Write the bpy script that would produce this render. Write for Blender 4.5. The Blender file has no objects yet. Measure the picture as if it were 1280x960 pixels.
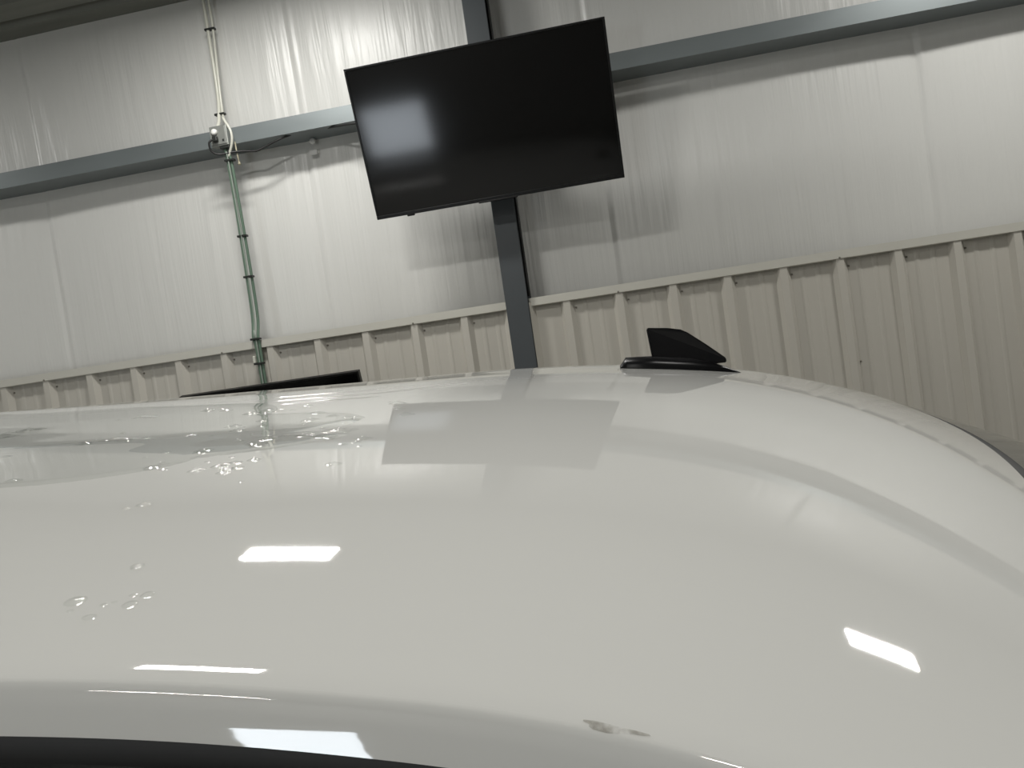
import bpy, bmesh, math, random
import numpy as np
from mathutils import Vector, Matrix, Euler

# ------------------------------------------------------------------ camera, world, exposure
S = bpy.context.scene
COL = S.collection
CAMZ = 1.96                       # height of the lens above the floor (m)
YAW, PITCH, ROLL, FPX = 0.136206981, -0.0341021247, 0.1442605, 960.45

def camera_axes():
    cy, sy = math.cos(YAW), math.sin(YAW)
    f = Vector((-sy * math.cos(PITCH), cy * math.cos(PITCH), math.sin(PITCH)))
    r = Vector((cy, sy, 0.0)); u = r.cross(f)
    c, s = math.cos(ROLL), math.sin(ROLL)
    return f, r * c - u * s, u * c + r * s

cd = bpy.data.cameras.new('camera'); cam = bpy.data.objects.new('camera', cd); COL.objects.link(cam)
_f, _r, _u = camera_axes()
cam.matrix_world = Matrix(((_r.x, _u.x, -_f.x, 0), (_r.y, _u.y, -_f.y, 0), (_r.z, _u.z, -_f.z, CAMZ), (0, 0, 0, 1)))
cd.sensor_width = 36.0; cd.sensor_fit = 'HORIZONTAL'; cd.lens = 36.0 * FPX / 1280.0
cd.clip_start = 0.02; cd.clip_end = 100
S.camera = cam

w = bpy.data.worlds.new('world'); S.world = w; w.use_nodes = True
w.node_tree.nodes['Background'].inputs[0].default_value = (0.6, 0.65, 0.7, 1)
w.node_tree.nodes['Background'].inputs[1].default_value = 0.05
S.view_settings.view_transform = 'Standard'; S.view_settings.look = 'None'
S.view_settings.gamma = 1.0; S.view_settings.use_curve_mapping = False
S.view_settings.exposure = 1.0
S.cycles.max_bounces = 8; S.cycles.diffuse_bounces = 4; S.cycles.glossy_bounces = 4; S.cycles.sample_clamp_indirect = 4.0
LAMP = 60.0                       # radiance of the ceiling lamp diffusers

# ------------------------------------------------------------------ materials
def nodes_of(name):
    m = bpy.data.materials.new(name); m.use_nodes = True
    nt = m.node_tree
    return m, nt, nt.nodes['Principled BSDF']

def simple(name, col, rough=0.5, metal=0.0, spec=0.5, coat=0.0, noise=0.0, nscale=20.0, stretch=(1, 1, 1), bump=0.0, bscale=200.0, rough_var=0.0):
    m, nt, b = nodes_of(name)
    b.inputs['Base Color'].default_value = (*col, 1)
    b.inputs['Roughness'].default_value = rough; b.inputs['Metallic'].default_value = metal
    b.inputs['Specular IOR Level'].default_value = spec; b.inputs['Coat Weight'].default_value = coat
    b.inputs['Coat Roughness'].default_value = 0.03
    tc = nt.nodes.new('ShaderNodeTexCoord'); mp = nt.nodes.new('ShaderNodeMapping')
    mp.inputs['Scale'].default_value = stretch
    nt.links.new(tc.outputs['Object'], mp.inputs['Vector'])
    if noise > 0:
        n = nt.nodes.new('ShaderNodeTexNoise'); n.inputs['Scale'].default_value = nscale; n.inputs['Detail'].default_value = 4
        nt.links.new(mp.outputs[0], n.inputs['Vector'])
        r = nt.nodes.new('ShaderNodeMapRange'); r.inputs[3].default_value = 1 - noise; r.inputs[4].default_value = 1 + noise
        nt.links.new(n.outputs['Fac'], r.inputs[0])
        mx = nt.nodes.new('ShaderNodeVectorMath'); mx.operation = 'SCALE'; mx.inputs[0].default_value = col
        nt.links.new(r.outputs[0], mx.inputs['Scale']); nt.links.new(mx.outputs[0], b.inputs['Base Color'])
        if rough_var > 0:
            r2 = nt.nodes.new('ShaderNodeMapRange'); r2.inputs[3].default_value = rough - rough_var; r2.inputs[4].default_value = rough + rough_var
            nt.links.new(n.outputs['Fac'], r2.inputs[0]); nt.links.new(r2.outputs[0], b.inputs['Roughness'])
    if bump > 0:
        n2 = nt.nodes.new('ShaderNodeTexNoise'); n2.inputs['Scale'].default_value = bscale
        nt.links.new(mp.outputs[0], n2.inputs['Vector'])
        bp = nt.nodes.new('ShaderNodeBump'); bp.inputs['Strength'].default_value = bump; bp.inputs['Distance'].default_value = 0.002
        nt.links.new(n2.outputs['Fac'], bp.inputs['Height']); nt.links.new(bp.outputs[0], b.inputs['Normal'])
    return m

def emitter(name, col, strength):
    m = bpy.data.materials.new(name); m.use_nodes = True; nt = m.node_tree
    nt.nodes.clear(); e = nt.nodes.new('ShaderNodeEmission'); o = nt.nodes.new('ShaderNodeOutputMaterial')
    e.inputs[0].default_value = (*col, 1); e.inputs[1].default_value = strength
    nt.links.new(e.outputs[0], o.inputs[0]); return m

def vinyl_material():
    """white vinyl facing of the wall insulation: fine vertical wrinkles in the film"""
    m, nt, b = nodes_of('vinyl_insulation_facing')
    b.inputs['Base Color'].default_value = (0.66, 0.66, 0.635, 1)
    b.inputs['Roughness'].default_value = 0.33; b.inputs['Specular IOR Level'].default_value = 0.5
    tc = nt.nodes.new('ShaderNodeTexCoord')
    hs = []
    for sc, st, dist in ((9.0, (1, 1, 0.055), 0.35), (34.0, (1, 1, 0.035), 0.5)):
        mp = nt.nodes.new('ShaderNodeMapping'); mp.inputs['Scale'].default_value = st
        n = nt.nodes.new('ShaderNodeTexNoise'); n.inputs['Scale'].default_value = sc; n.inputs['Detail'].default_value = 3; n.inputs['Distortion'].default_value = dist
        nt.links.new(tc.outputs['Object'], mp.inputs['Vector']); nt.links.new(mp.outputs[0], n.inputs['Vector']); hs.append(n)
    b1 = nt.nodes.new('ShaderNodeBump'); b1.inputs['Strength'].default_value = 0.55; b1.inputs['Distance'].default_value = 0.022
    b2 = nt.nodes.new('ShaderNodeBump'); b2.inputs['Strength'].default_value = 0.5; b2.inputs['Distance'].default_value = 0.0065
    nt.links.new(hs[0].outputs['Fac'], b1.inputs['Height']); nt.links.new(hs[1].outputs['Fac'], b2.inputs['Height'])
    nt.links.new(b1.outputs[0], b2.inputs['Normal']); nt.links.new(b2.outputs[0], b.inputs['Normal'])
    return m

def water_material():
    m = bpy.data.materials.new('water'); m.use_nodes = True; nt = m.node_tree; nt.nodes.clear()
    o = nt.nodes.new('ShaderNodeOutputMaterial'); mix = nt.nodes.new('ShaderNodeMixShader')
    t = nt.nodes.new('ShaderNodeBsdfTransparent'); g = nt.nodes.new('ShaderNodeBsdfGlossy'); fr = nt.nodes.new('ShaderNodeFresnel')
    fr.inputs['IOR'].default_value = 1.33; g.inputs['Roughness'].default_value = 0.01
    t.inputs[0].default_value = (0.985, 0.99, 0.985, 1)
    ge = nt.nodes.new('ShaderNodeNewGeometry'); inv = nt.nodes.new('ShaderNodeMath'); inv.operation = 'SUBTRACT'; inv.inputs[0].default_value = 1.0
    mul = nt.nodes.new('ShaderNodeMath'); mul.operation = 'MULTIPLY'
    nt.links.new(ge.outputs['Backfacing'], inv.inputs[1]); nt.links.new(fr.outputs[0], mul.inputs[0]); nt.links.new(inv.outputs[0], mul.inputs[1])
    nt.links.new(mul.outputs[0], mix.inputs[0]); nt.links.new(t.outputs[0], mix.inputs[1]); nt.links.new(g.outputs[0], mix.inputs[2])
    nt.links.new(mix.outputs[0], o.inputs[0]); return m

def dirt_material():
    m = bpy.data.materials.new('dirt'); m.use_nodes = True; nt = m.node_tree
    b = nt.nodes['Principled BSDF']; b.inputs['Base Color'].default_value = (0.20, 0.175, 0.13, 1); b.inputs['Roughness'].default_value = 0.6
    tc = nt.nodes.new('ShaderNodeTexCoord'); n = nt.nodes.new('ShaderNodeTexNoise'); n.inputs['Scale'].default_value = 140; n.inputs['Detail'].default_value = 5
    nt.links.new(tc.outputs['Object'], n.inputs['Vector'])
    r = nt.nodes.new('ShaderNodeMapRange'); r.inputs[1].default_value = 0.38; r.inputs[2].default_value = 0.68; r.inputs[4].default_value = 0.6
    nt.links.new(n.outputs['Fac'], r.inputs[0]); nt.links.new(r.outputs[0], b.inputs['Alpha'])
    return m

M = {}
M['paint'] = simple('white_car_paint', (0.635, 0.635, 0.61), 0.03, 0, 0.55)
M['glass'] = simple('dark_car_glass', (0.02, 0.022, 0.022), 0.03, 0, 0.6)
M['windshield'] = simple('windshield_glass', (0.06, 0.063, 0.06), 0.05, 0, 0.7)
M['seal'] = simple('black_rubber_seal', (0.015, 0.015, 0.015), 0.6)
M['black_plastic'] = simple('black_plastic', (0.012, 0.012, 0.013), 0.32, 0, 0.4)
M['antenna'] = simple('antenna_black', (0.006, 0.006, 0.007), 0.3, 0, 0.25)
M['screen'] = simple('television_screen', (0.0025, 0.0025, 0.0025), 0.085, 0, 0.22)
M['tv_shell'] = simple('television_shell', (0.004, 0.004, 0.004), 0.35, 0, 0.3)
M['vinyl'] = vinyl_material()
M['liner'] = simple('beige_liner_paint', (0.50, 0.48, 0.43), 0.42, 0, 0.4, noise=0.025, nscale=9, stretch=(1, 1, 0.15))
M['trimpaint'] = simple('beige_trim_paint', (0.55, 0.54, 0.485), 0.4, 0, 0.4, noise=0.03, nscale=8)
M['galv'] = simple('galvanised_girt', (0.20, 0.225, 0.23), 0.42, 0.4, 0.5, noise=0.12, nscale=7, stretch=(0.3, 1, 1), rough_var=0.08)
M['column'] = simple('slate_column_paint', (0.058, 0.066, 0.072), 0.5, 0, 0.45, noise=0.08, nscale=6)
M['deck'] = simple('dark_ceiling_deck', (0.19, 0.195, 0.17), 0.55, 0.2, 0.4, noise=0.3, nscale=5, stretch=(0.15, 2, 1))
M['concrete'] = simple('concrete_floor', (0.36, 0.35, 0.33), 0.55, 0, 0.4, noise=0.18, nscale=3, bump=0.2, bscale=60)
M['wallpaint'] = simple('white_sheet_wall', (0.62, 0.62, 0.60), 0.5, 0, 0.4, noise=0.05, nscale=2)
M['conduit'] = simple('cream_conduit', (0.60, 0.60, 0.53), 0.3, 0, 0.5)
M['conduit_green'] = simple('green_cable', (0.11, 0.17, 0.125), 0.45, 0, 0.4)
M['cord_grey'] = simple('grey_green_cable', (0.26, 0.30, 0.26), 0.4)
M['strap'] = simple('black_strap', (0.012, 0.014, 0.012), 0.5)
M['box'] = simple('grey_box_metal', (0.30, 0.31, 0.29), 0.4, 0.5, 0.5, noise=0.1, nscale=30)
M['white_plastic'] = simple('white_plastic', (0.75, 0.75, 0.72), 0.35)
M['beige_cord'] = simple('beige_cord', (0.42, 0.39, 0.28), 0.5)
M['cable'] = simple('black_cable', (0.01, 0.01, 0.01), 0.45)
M['screw'] = simple('screw_metal', (0.20, 0.19, 0.16), 0.5, 0.3)
M['lamp_body'] = simple('lamp_housing', (0.7, 0.7, 0.7), 0.4)
M['lamp'] = emitter('lamp_diffuser', (1.0, 0.985, 0.94), 1.0); M['lamp'].cycles.emission_sampling = 'NONE'
M['daylight'] = emitter('daylit_pane', (0.86, 0.93, 1.0), 8.0)
M['water'] = water_material(); M['dirt'] = dirt_material()
M['tyre'] = simple('tyre_rubber', (0.02, 0.02, 0.02), 0.75)
M['rim'] = simple('wheel_alloy', (0.5, 0.5, 0.5), 0.3, 0.9)

# ------------------------------------------------------------------ helpers
def link(name, me, mat, parent=None, smooth=False):
    o = bpy.data.objects.new(name, me); COL.objects.link(o)
    if mat is not None:
        me.materials.clear(); me.materials.append(mat)
    if smooth:
        me.polygons.foreach_set('use_smooth', [True] * len(me.polygons))
    if parent is not None: o.parent = parent
    return o
def tag(o, label=None, cat=None, group=None, kind=None):
    if label: o['label'] = label
    if cat: o['category'] = cat
    if group: o['group'] = group
    if kind: o['kind'] = kind
    return o
def empty(name, loc=(0, 0, 0), rot=None):
    o = bpy.data.objects.new(name, None); COL.objects.link(o); o.location = loc; o.empty_display_size = 0.1
    if rot: o.rotation_euler = rot
    return o
def mesh(name, v, f):
    me = bpy.data.meshes.new(name); me.from_pydata([tuple(map(float, p)) for p in v], [], f); me.update(); return me
def box_bm(bm, lo, hi, bev=0.0, seg=2):
    r = bmesh.ops.create_cube(bm, size=1.0)
    c = [(a + b) / 2 for a, b in zip(lo, hi)]; d = [b - a for a, b in zip(lo, hi)]
    for v in r['verts']: v.co = Vector((v.co.x * d[0] + c[0], v.co.y * d[1] + c[1], v.co.z * d[2] + c[2]))
    if bev > 0:
        es = list({e for v in r['verts'] for e in v.link_edges})
        bmesh.ops.bevel(bm, geom=es, offset=bev, segments=seg, affect='EDGES', profile=0.5)
def box(name, lo, hi, mat, parent=None, bev=0.0, seg=2):
    bm = bmesh.new(); box_bm(bm, lo, hi, bev, seg)
    me = bpy.data.meshes.new(name); bm.to_mesh(me); bm.free()
    return link(name, me, mat, parent)
def tube(name, pts, rad, mat, parent=None, n=10, cyclic=False):
    pts = [Vector(p) for p in pts]; V = []; F = []
    up = None
    for i, p in enumerate(pts):
        a = pts[max(i - 1, 0)]; b = pts[min(i + 1, len(pts) - 1)]
        t = (b - a).normalized()
        if up is None:
            up = Vector((0, 1, 0)) if abs(t.y) < 0.9 else Vector((1, 0, 0))
        s = t.cross(up).normalized(); up = s.cross(t).normalized()
        for k in range(n):
            an = 2 * math.pi * k / n
            V.append(p + (s * math.cos(an) + up * math.sin(an)) * rad)
    for i in range(len(pts) - 1):
        for k in range(n):
            F.append((i * n + k, i * n + (k + 1) % n, (i + 1) * n + (k + 1) % n, (i + 1) * n + k))
    F.append(tuple(range(n - 1, -1, -1))); m0 = (len(pts) - 1) * n; F.append(tuple(range(m0, m0 + n)))
    return link(name, mesh(name, V, F), mat, parent, True)
def bez(pts, n=8):
    """Catmull-Rom through the points"""
    P = [Vector(p) for p in pts]; P = [P[0] * 2 - P[1]] + P + [P[-1] * 2 - P[-2]]; out = []
    for i in range(1, len(P) - 2):
        for k in range(n):
            t = k / n; a, b, c, d = P[i - 1], P[i], P[i + 1], P[i + 2]
            out.append(0.5 * ((2 * b) + (c - a) * t + (2 * a - 5 * b + 4 * c - d) * t * t + (3 * b - a - 3 * c + d) * t ** 3))
    out.append(P[-2]); return out
def lathe(name, prof, mat, parent=None, n=20, axis='z'):
    V = []; F = []
    for r, h in prof:
        for k in range(n):
            a = 2 * math.pi * k / n; x, y = r * math.cos(a), r * math.sin(a)
            V.append((x, y, h) if axis == 'z' else (x, -h, y))
    for i in range(len(prof) - 1):
        for k in range(n):
            F.append((i * n + k, i * n + (k + 1) % n, (i + 1) * n + (k + 1) % n, (i + 1) * n + k))
    F.append(tuple(range(n - 1, -1, -1))); m0 = (len(prof) - 1) * n; F.append(tuple(range(m0, m0 + n)))
    return link(name, mesh(name, V, F), mat, parent, True)
def Z(z): return z + CAMZ        # heights below are written relative to the lens

rng = np.random.default_rng(7); random.seed(7)

# ------------------------------------------------------------------ the room
XL, XR, YB = -8.5, 8.5, -6.5
WI, WL = 4.70, 4.50              # plane of the insulation, plane of the liner sheets and girt faces
CEIL = Z(2.52)
tag(box('floor', (XL, YB, -0.12), (XR, WI + 0.1, 0.0), M['concrete']), 'bare grey concrete floor under the parked vehicle', kind='structure')
tag(box('wall_left', (XL - 0.1, YB, 0), (XL, WI + 0.1, CEIL), M['wallpaint']), 'plain white end wall far beyond the left edge', kind='structure')
tag(box('wall_right', (XR, YB, 0), (XR + 0.1, WI + 0.1, CEIL), M['wallpaint']), 'plain white end wall far beyond the right edge', kind='structure')
tag(box('wall_front', (XL, YB - 0.1, 0), (XR, YB, CEIL), M['wallpaint']), 'plain white wall behind the viewer', kind='structure')
ceil_obj = tag(box('ceiling', (XL, YB, CEIL + 0.06), (XR, WI + 0.1, CEIL + 0.12), M['deck']), 'dark ribbed metal ceiling deck above the insulated wall', kind='structure')
# ribbed deck: each sheet of the ceiling runs along the wall
deck_me = None
y = WI
k = 0
while y > YB + 0.1:
    if deck_me is None:
        prof = [(0, 0.05), (0.0, 0.0), (0.17, 0.0), (0.19, 0.045), (0.24, 0.045), (0.26, 0.0), (0.43, 0.0), (0.45, 0.045), (0.49, 0.045), (0.5, 0.05)]
        V = []; F = []
        for (yy, zz) in prof:
            V += [(XL, -yy, zz), (XR, -yy, zz)]
        for i in range(len(prof) - 1): F.append((2 * i, 2 * i + 1, 2 * i + 3, 2 * i + 2))
        deck_me = mesh('deck_sheet', V, F)
    o = link('deck_sheet', deck_me, M['deck'], ceil_obj); o.location = (0, y, CEIL); y -= 0.5
# a low daylit window in the wall behind the viewer (seen only as a reflection)
win = tag(empty('window_1', (-3.75, YB + 0.02, 0.0)), 'low daylit window in the wall behind the viewer', kind='structure')
link('pane', mesh('pane', [(-0.62, 0.01, 0.12), (0.60, 0.01, 0.12), (0.60, 0.01, 1.02), (-0.62, 0.01, 1.02)], [(3, 2, 1, 0)]), M['daylight'], win)
for lo, hi in (((-0.68, 0, 0.06), (0.66, 0.04, 0.12)), ((-0.68, 0, 1.02), (0.66, 0.04, 1.08)), ((-0.68, 0, 0.12), (-0.62, 0.04, 1.02)), ((0.60, 0, 0.12), (0.66, 0.04, 1.02))):
    box('window_frame', lo, hi, M['white_plastic'], win, 0.005)

# far wall: outer skin, insulation strips, liner sheets
wall = tag(box('wall_back', (XL, WI + 0.05, 0), (XR, WI + 0.1, CEIL), M['wallpaint']), 'metal building wall with white insulation above beige ribbed liner', kind='structure')
SEAMS = [-8.5, -7.21, -5.39, -3.56, -1.735, 0.085, 1.905, 3.73, 5.55, 7.37, 8.5]
ZG = Z(1.585)
def strip(x0, x1, seed):
    r = np.random.default_rng(seed); nx, nz = 110, 46
    xs = x0 + (x1 - x0) * (0.5 - 0.5 * np.cos(np.linspace(0, math.pi, nx)) * (0.55 + 0.45 * np.abs(np.linspace(-1, 1, nx)))); zs = np.linspace(Z(0.20), CEIL, nz)
    Xg, Zg = np.meshgrid(xs, zs, indexing='ij')
    sx = (Xg - x0) / (x1 - x0)
    ed = np.minimum(Xg - x0, x1 - Xg)
    puff = 0.022 * np.clip(1 - np.abs(2 * sx - 1) ** 3, 0, 1) + 0.007 * (1 - np.exp(-(ed / 0.018) ** 2)) + 0.006 * np.exp(-((Xg - x0 - 0.035) / 0.014) ** 2)
    low = np.clip((Zg - Z(0.2)) / (ZG - Z(0.2)), 0, 1); hi = np.clip((Zg - ZG) / (CEIL - ZG), 0, 1)
    vert = np.where(Zg < ZG, np.sin(np.pi * low) ** 0.6, np.sin(np.pi * hi) ** 0.6)
    d = puff * (0.25 + 0.75 * vert) + 0.045 * hi ** 1.5
    for j in range(26):                         # long vertical pleats in the film
        c0 = r.uniform(x0, x1); wd = r.uniform(0.008, 0.03); zc = r.uniform(Z(0.3), CEIL); zl = r.uniform(0.3, 0.9); am = r.uniform(-0.0022, 0.0032)
        lean = r.uniform(-0.05, 0.05)
        d = d + am * np.exp(-((Xg - c0 - lean * (Zg - zc)) / wd) ** 2 - ((Zg - zc) / zl) ** 2)
    V = np.stack([Xg, WI + 0.012 - d, Zg], -1).reshape(-1, 3)
    idx = np.arange(nx * nz).reshape(nx, nz)
    F = np.stack([idx[:-1, :-1], idx[1:, :-1], idx[1:, 1:], idx[:-1, 1:]], -1).reshape(-1, 4)
    # closed thin edge towards the seam
    o = link('insulation_strip', mesh('insulation_strip', V, F.tolist()), M['vinyl'], wall, True)
    return o
for i in range(len(SEAMS) - 1): strip(SEAMS[i], SEAMS[i + 1], 40 + i)

# liner sheets: trapezoid ribs every 0.3048 m
P = 0.3048; RX0 = -3.926; RH = 0.034
LT = Z(0.30)                      # top of the sheets, tucked into the trim
def liner_profile(n):
    pr = []
    for i in range(n):
        b = i * P
        pr += [(b, 0), (b + 0.020, -RH), (b + 0.058, -RH), (b + 0.084, 0), (b + 0.128, 0), (b + 0.138, -0.0028), (b + 0.150, -0.0028), (b + 0.160, 0), (b + 0.212, 0), (b + 0.222, -0.0028), (b + 0.234, -0.0028), (b + 0.244, 0)]
    pr.append((n * P, 0)); return pr
def liner_mesh(n, name):
    pr = liner_profile(n); V = []; F = []
    for (x, yy) in pr: V += [(x, yy, 0), (x, yy, LT)]
    for i in range(len(pr) - 1): F.append((2 * i, 2 * i + 2, 2 * i + 3, 2 * i + 1))
    return mesh(name, V, F)
screw_bm = bmesh.new(); bmesh.ops.create_cone(screw_bm, cap_ends=True, segments=8, radius1=0.006, radius2=0.004, depth=0.008, matrix=Matrix.Rotation(math.pi / 2, 4, 'X'))
screw_me = bpy.data.meshes.new('screw'); screw_bm.to_mesh(screw_me); screw_bm.free()
COLX0, COLX1 = -0.577, -0.446     # the column front flange
lm3 = liner_mesh(3, 'liner_sheet'); lm2 = liner_mesh(2, 'liner_sheet')
def sheet(i0, n):
    o = link('liner_sheet', lm3 if n == 3 else lm2, M['liner'], wall); o.location = (RX0 + i0 * P, WL, 0)
for i0 in range(-15, 12, 3):
    if i0 == 9: sheet(9, 2)
    else: sheet(i0, 3)
# the narrow piece left of the column ends in a folded edge
def partial(x0, x1, fold=RH):
    e = math.copysign(0.03, x1 - x0)
    V = [(x0, WL, 0), (x0, WL, LT), (x1 - e, WL - 0.001, 0), (x1 - e, WL - 0.001, LT), (x1, WL - fold, 0), (x1, WL - fold, LT)]
    link('liner_sheet', mesh('liner_sheet', V, [(0, 2, 3, 1), (2, 4, 5, 3)]), M['liner'], wall)
partial(RX0 + 12 * P, COLX1 + 0.003, 0.062)
partial(RX0 + 11 * P - 0.03, RX0 + 11 * P - 0.006)
for i0 in range(12, 40, 3): sheet(i0, 3)
for i in range(-15, 41):
    if i == 11: continue
    for zz in ((Z(0.235), Z(-0.30)) if i % 4 == 1 else (Z(0.235),)):
        s = link('screw', screw_me, M['screw'], wall); s.location = (RX0 + i * P + 0.089, WL - 0.004, zz)
    if i % 4 == 1:
        s = link('screw', screw_me, M['screw'], wall); s.location = (RX0 + i * P + 0.036, WL - RH - 0.008, Z(0.285))
# cap trim over the liner: one length each side of the column
def cap_trim(name, x0, x1, label):
    prof = [(WL + 0.05, 0.326), (WL - RH - 0.006, 0.326), (WL - RH - 0.006, 0.281), (WL - RH + 0.004, 0.277), (WL - RH + 0.004, 0.283), (WL - RH - 0.002, 0.287), (WL - RH - 0.002, 0.321), (WL + 0.05, 0.321)]
    V = []; F = []; n = len(prof)
    for x in (x0, x1):
        V += [(x, yy, Z(zz)) for yy, zz in prof]
    for i in range(n): F.append((i, (i + 1) % n, n + (i + 1) % n, n + i))
    F += [tuple(range(n)), tuple(range(2 * n - 1, n - 1, -1))]
    return tag(link(name, mesh(name, V, F), M['trimpaint']), label, kind='structure')
cap_trim('trim_1', XL, COLX0 + 0.004, 'beige cap trim along the liner left of the column')
cap_trim('trim_2', COLX1 + 0.002, XR, 'beige cap trim along the liner right of the column')

# ------------------------------------------------------------------ steel girts and column
def girt(x0, x1, label):
    t = 0.004; zb, zt = Z(1.535), Z(1.630)
    prof = [(WL, zb), (WI + 0.010, zb), (WI + 0.010, zb - t), (WL - t, zb - t), (WL - t, zt), (WL + 0.02, zt), (WL + 0.02, zt - t), (WL, zt - t)]
    V = []; F = []; n = len(prof)
    for x in (x0, x1): V += [(x, a, b) for a, b in prof]
    for i in range(n): F.append((i, n + i, n + (i + 1) % n, (i + 1) % n))
    F += [tuple(range(n - 1, -1, -1)), tuple(range(n, 2 * n))]
    return tag(link('steel_girt', mesh('steel_girt', V, F), M['galv']), label, 'beam', 'wall girts')
girt(XL, COLX0 + 0.05, 'horizontal grey steel girt left of the column, behind the junction box')
girt(COLX1 - 0.05, XR, 'horizontal grey steel girt right of the column, crossing the upper right')
col = tag(empty('steel_column', ((COLX0 + COLX1) / 2, WL, 0)), 'dark slate steel column carrying the large television', 'column')
hw = (COLX1 - COLX0) / 2
box('front_flange', (-hw, -0.075, 0), (hw, -0.063, CEIL), M['column'], col, 0.002)
box('web', (-0.006, -0.063, 0), (0.006, 0.185, CEIL), M['column'], col)
box('rear_flange', (-hw, 0.150, 0), (hw, 0.162, CEIL), M['column'], col)
box('base_plate', (-0.13, -0.13, 0), (0.13, 0.16, 0.02), M['column'], col, 0.003)
tag(tube('slit_shade', bez([(COLX1 + 0.006, WL - 0.02, CEIL), (COLX1 + 0.006, WL - 0.02, Z(1.6)), (COLX1 + 0.008, WL - 0.02, Z(0.9)), (COLX1 + 0.006, WL - 0.02, Z(0.34))], 6), 0.0085, M['cable']), 'dark shaded slit down the right side of the column, drawn as a black tube', 'cable')  # black tube stands in for the shaded slit behind the column flange

# ------------------------------------------------------------------ televisions
def television(name, w, h, centre, yaw, tilt, roll, label, mount):
    Rm = Matrix.Rotation(yaw, 4, 'Z') @ Matrix.Rotation(tilt, 4, 'X') @ Matrix.Rotation(-roll, 4, 'Y')
    t = empty(name); t.matrix_world = Matrix.Translation((centre[0], centre[1], Z(centre[2]))) @ Rm
    tag(t, label, 'television', 'wall televisions')
    b = 0.011
    scr = box('screen', (-w / 2 + b, -0.002, -h / 2 + b * 1.8), (w / 2 - b, 0.012, h / 2 - b), M['screen'], t)
    # bezel: four sides
    for lo, hi in (((-w / 2, -0.006, h / 2 - b), (w / 2, 0.03, h / 2)), ((-w / 2, -0.006, -h / 2), (w / 2, 0.03, -h / 2 + b * 1.8)),
                   ((-w / 2, -0.006, -h / 2 + b * 1.8), (-w / 2 + b, 0.03, h / 2 - b)), ((w / 2 - b, -0.006, -h / 2 + b * 1.8), (w / 2, 0.03, h / 2 - b))):
        box('bezel', lo, hi, M['tv_shell'], t, 0.002)
    # back: thin upper panel and thicker electronics bulge
    box('back_panel', (-w / 2 + 0.004, 0.012, -h / 2 + 0.004), (w / 2 - 0.004, 0.036, h / 2 - 0.004), M['tv_shell'], t, 0.006)
    box('back_housing', (-w * 0.36, 0.03, -h * 0.46), (w * 0.36, 0.075, h * 0.12), M['tv_shell'], t, 0.02, 3)
    box('sensor', (-w * 0.375, -0.003, -h / 2 - 0.009), (-w * 0.345, 0.02, -h / 2 + 0.002), M['tv_shell'], t, 0.003)
    box('bottom_strip', (-0.11, -0.010, -h / 2 - 0.006), (0.11, 0.02, -h / 2 + 0.004), M['tv_shell'], t, 0.003)
    mt = box('mount_plate', (-0.22, 0.075, -0.2), (0.22, 0.085, 0.2), M['tv_shell'], t, 0.003)
    for sx in (-0.2, 0.2): box('mount_rail', (sx - 0.015, 0.080, -0.24), (sx + 0.015, 0.098, 0.24), M['tv_shell'], t, 0.003)
    # arm to the support, built in world axes and re-expressed in the television's frame
    inv = t.matrix_world.inverted()
    a = t.matrix_world @ Vector((0, 0.085, 0)); e = Vector((a.x, mount, a.z))
    if mount - a.y > 0.02:
        tube('mount_arm', [inv @ a, inv @ e], 0.022, M['tv_shell'], t)
        bm = bmesh.new(); box_bm(bm, (a.x - 0.06, mount - 0.012, a.z - 0.14), (a.x + 0.06, mount, a.z + 0.14), 0.003)
        bm.transform(inv); me = bpy.data.meshes.new('wall_bracket'); bm.to_mesh(me); bm.free(); link('wall_bracket', me, M['tv_shell'], t)
    return t
television('television', 1.40, 1.40 / 1.7417, (-0.5114, 4.1483, 1.2647), -0.012, 0.2798, -0.0039, 'large black flat-screen television tilted down on the steel column', WL - 0.075)
# second set: only its top edge shows above the vehicle roof
tl = 0.27; h2 = 0.62; w2 = 1.10; top = Vector((-1.434, 4.2, 0.051))
c2 = (top.x - w2 / 2, top.y + math.sin(tl) * h2 / 2, top.z - math.cos(tl) * h2 / 2)
television('television', w2, h2, c2, 0.0, tl, 0.0, 'black flat-screen television low on the liner, mostly hidden behind the white roof', WL - RH)

# ------------------------------------------------------------------ conduits, junction box, cables
cx = -2.165
run = tag(empty('conduit_run', (cx, WL, 0)), 'pair of cream conduits climbing the insulation from the junction box to the ceiling', 'conduit')
tube('conduit', bez([(-0.037, 0.10, CEIL), (-0.034, 0.10, Z(2.29)), (-0.03, 0.09, Z(1.9)), (-0.022, 0.04, Z(1.72)), (-0.012, -0.02, Z(1.64))], 6), 0.0105, M['conduit'], run)
tube('conduit', bez([(-0.002, 0.10, CEIL), (0.000, 0.10, Z(2.29)), (-0.008, 0.085, Z(2.0)), (-0.004, 0.06, Z(1.75)), (0.040, -0.03, Z(1.68)), (0.078, -0.045, Z(1.60)), (0.076, -0.045, Z(1.53)), (0.034, -0.03, Z(1.45))], 8), 0.0080, M['conduit'], run)
for zz, yy in ((2.285, 0.10), (1.745, 0.056)):
    box('strap', (-0.052, yy - 0.014, Z(zz) - 0.006), (0.014, yy + 0.014, Z(zz) + 0.006), M['strap'], run, 0.002)
run2 = tag(empty('conduit_run', (cx, WL, 0)), 'green and grey cable pair dropping from the junction box past the beige trim', 'conduit')
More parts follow.
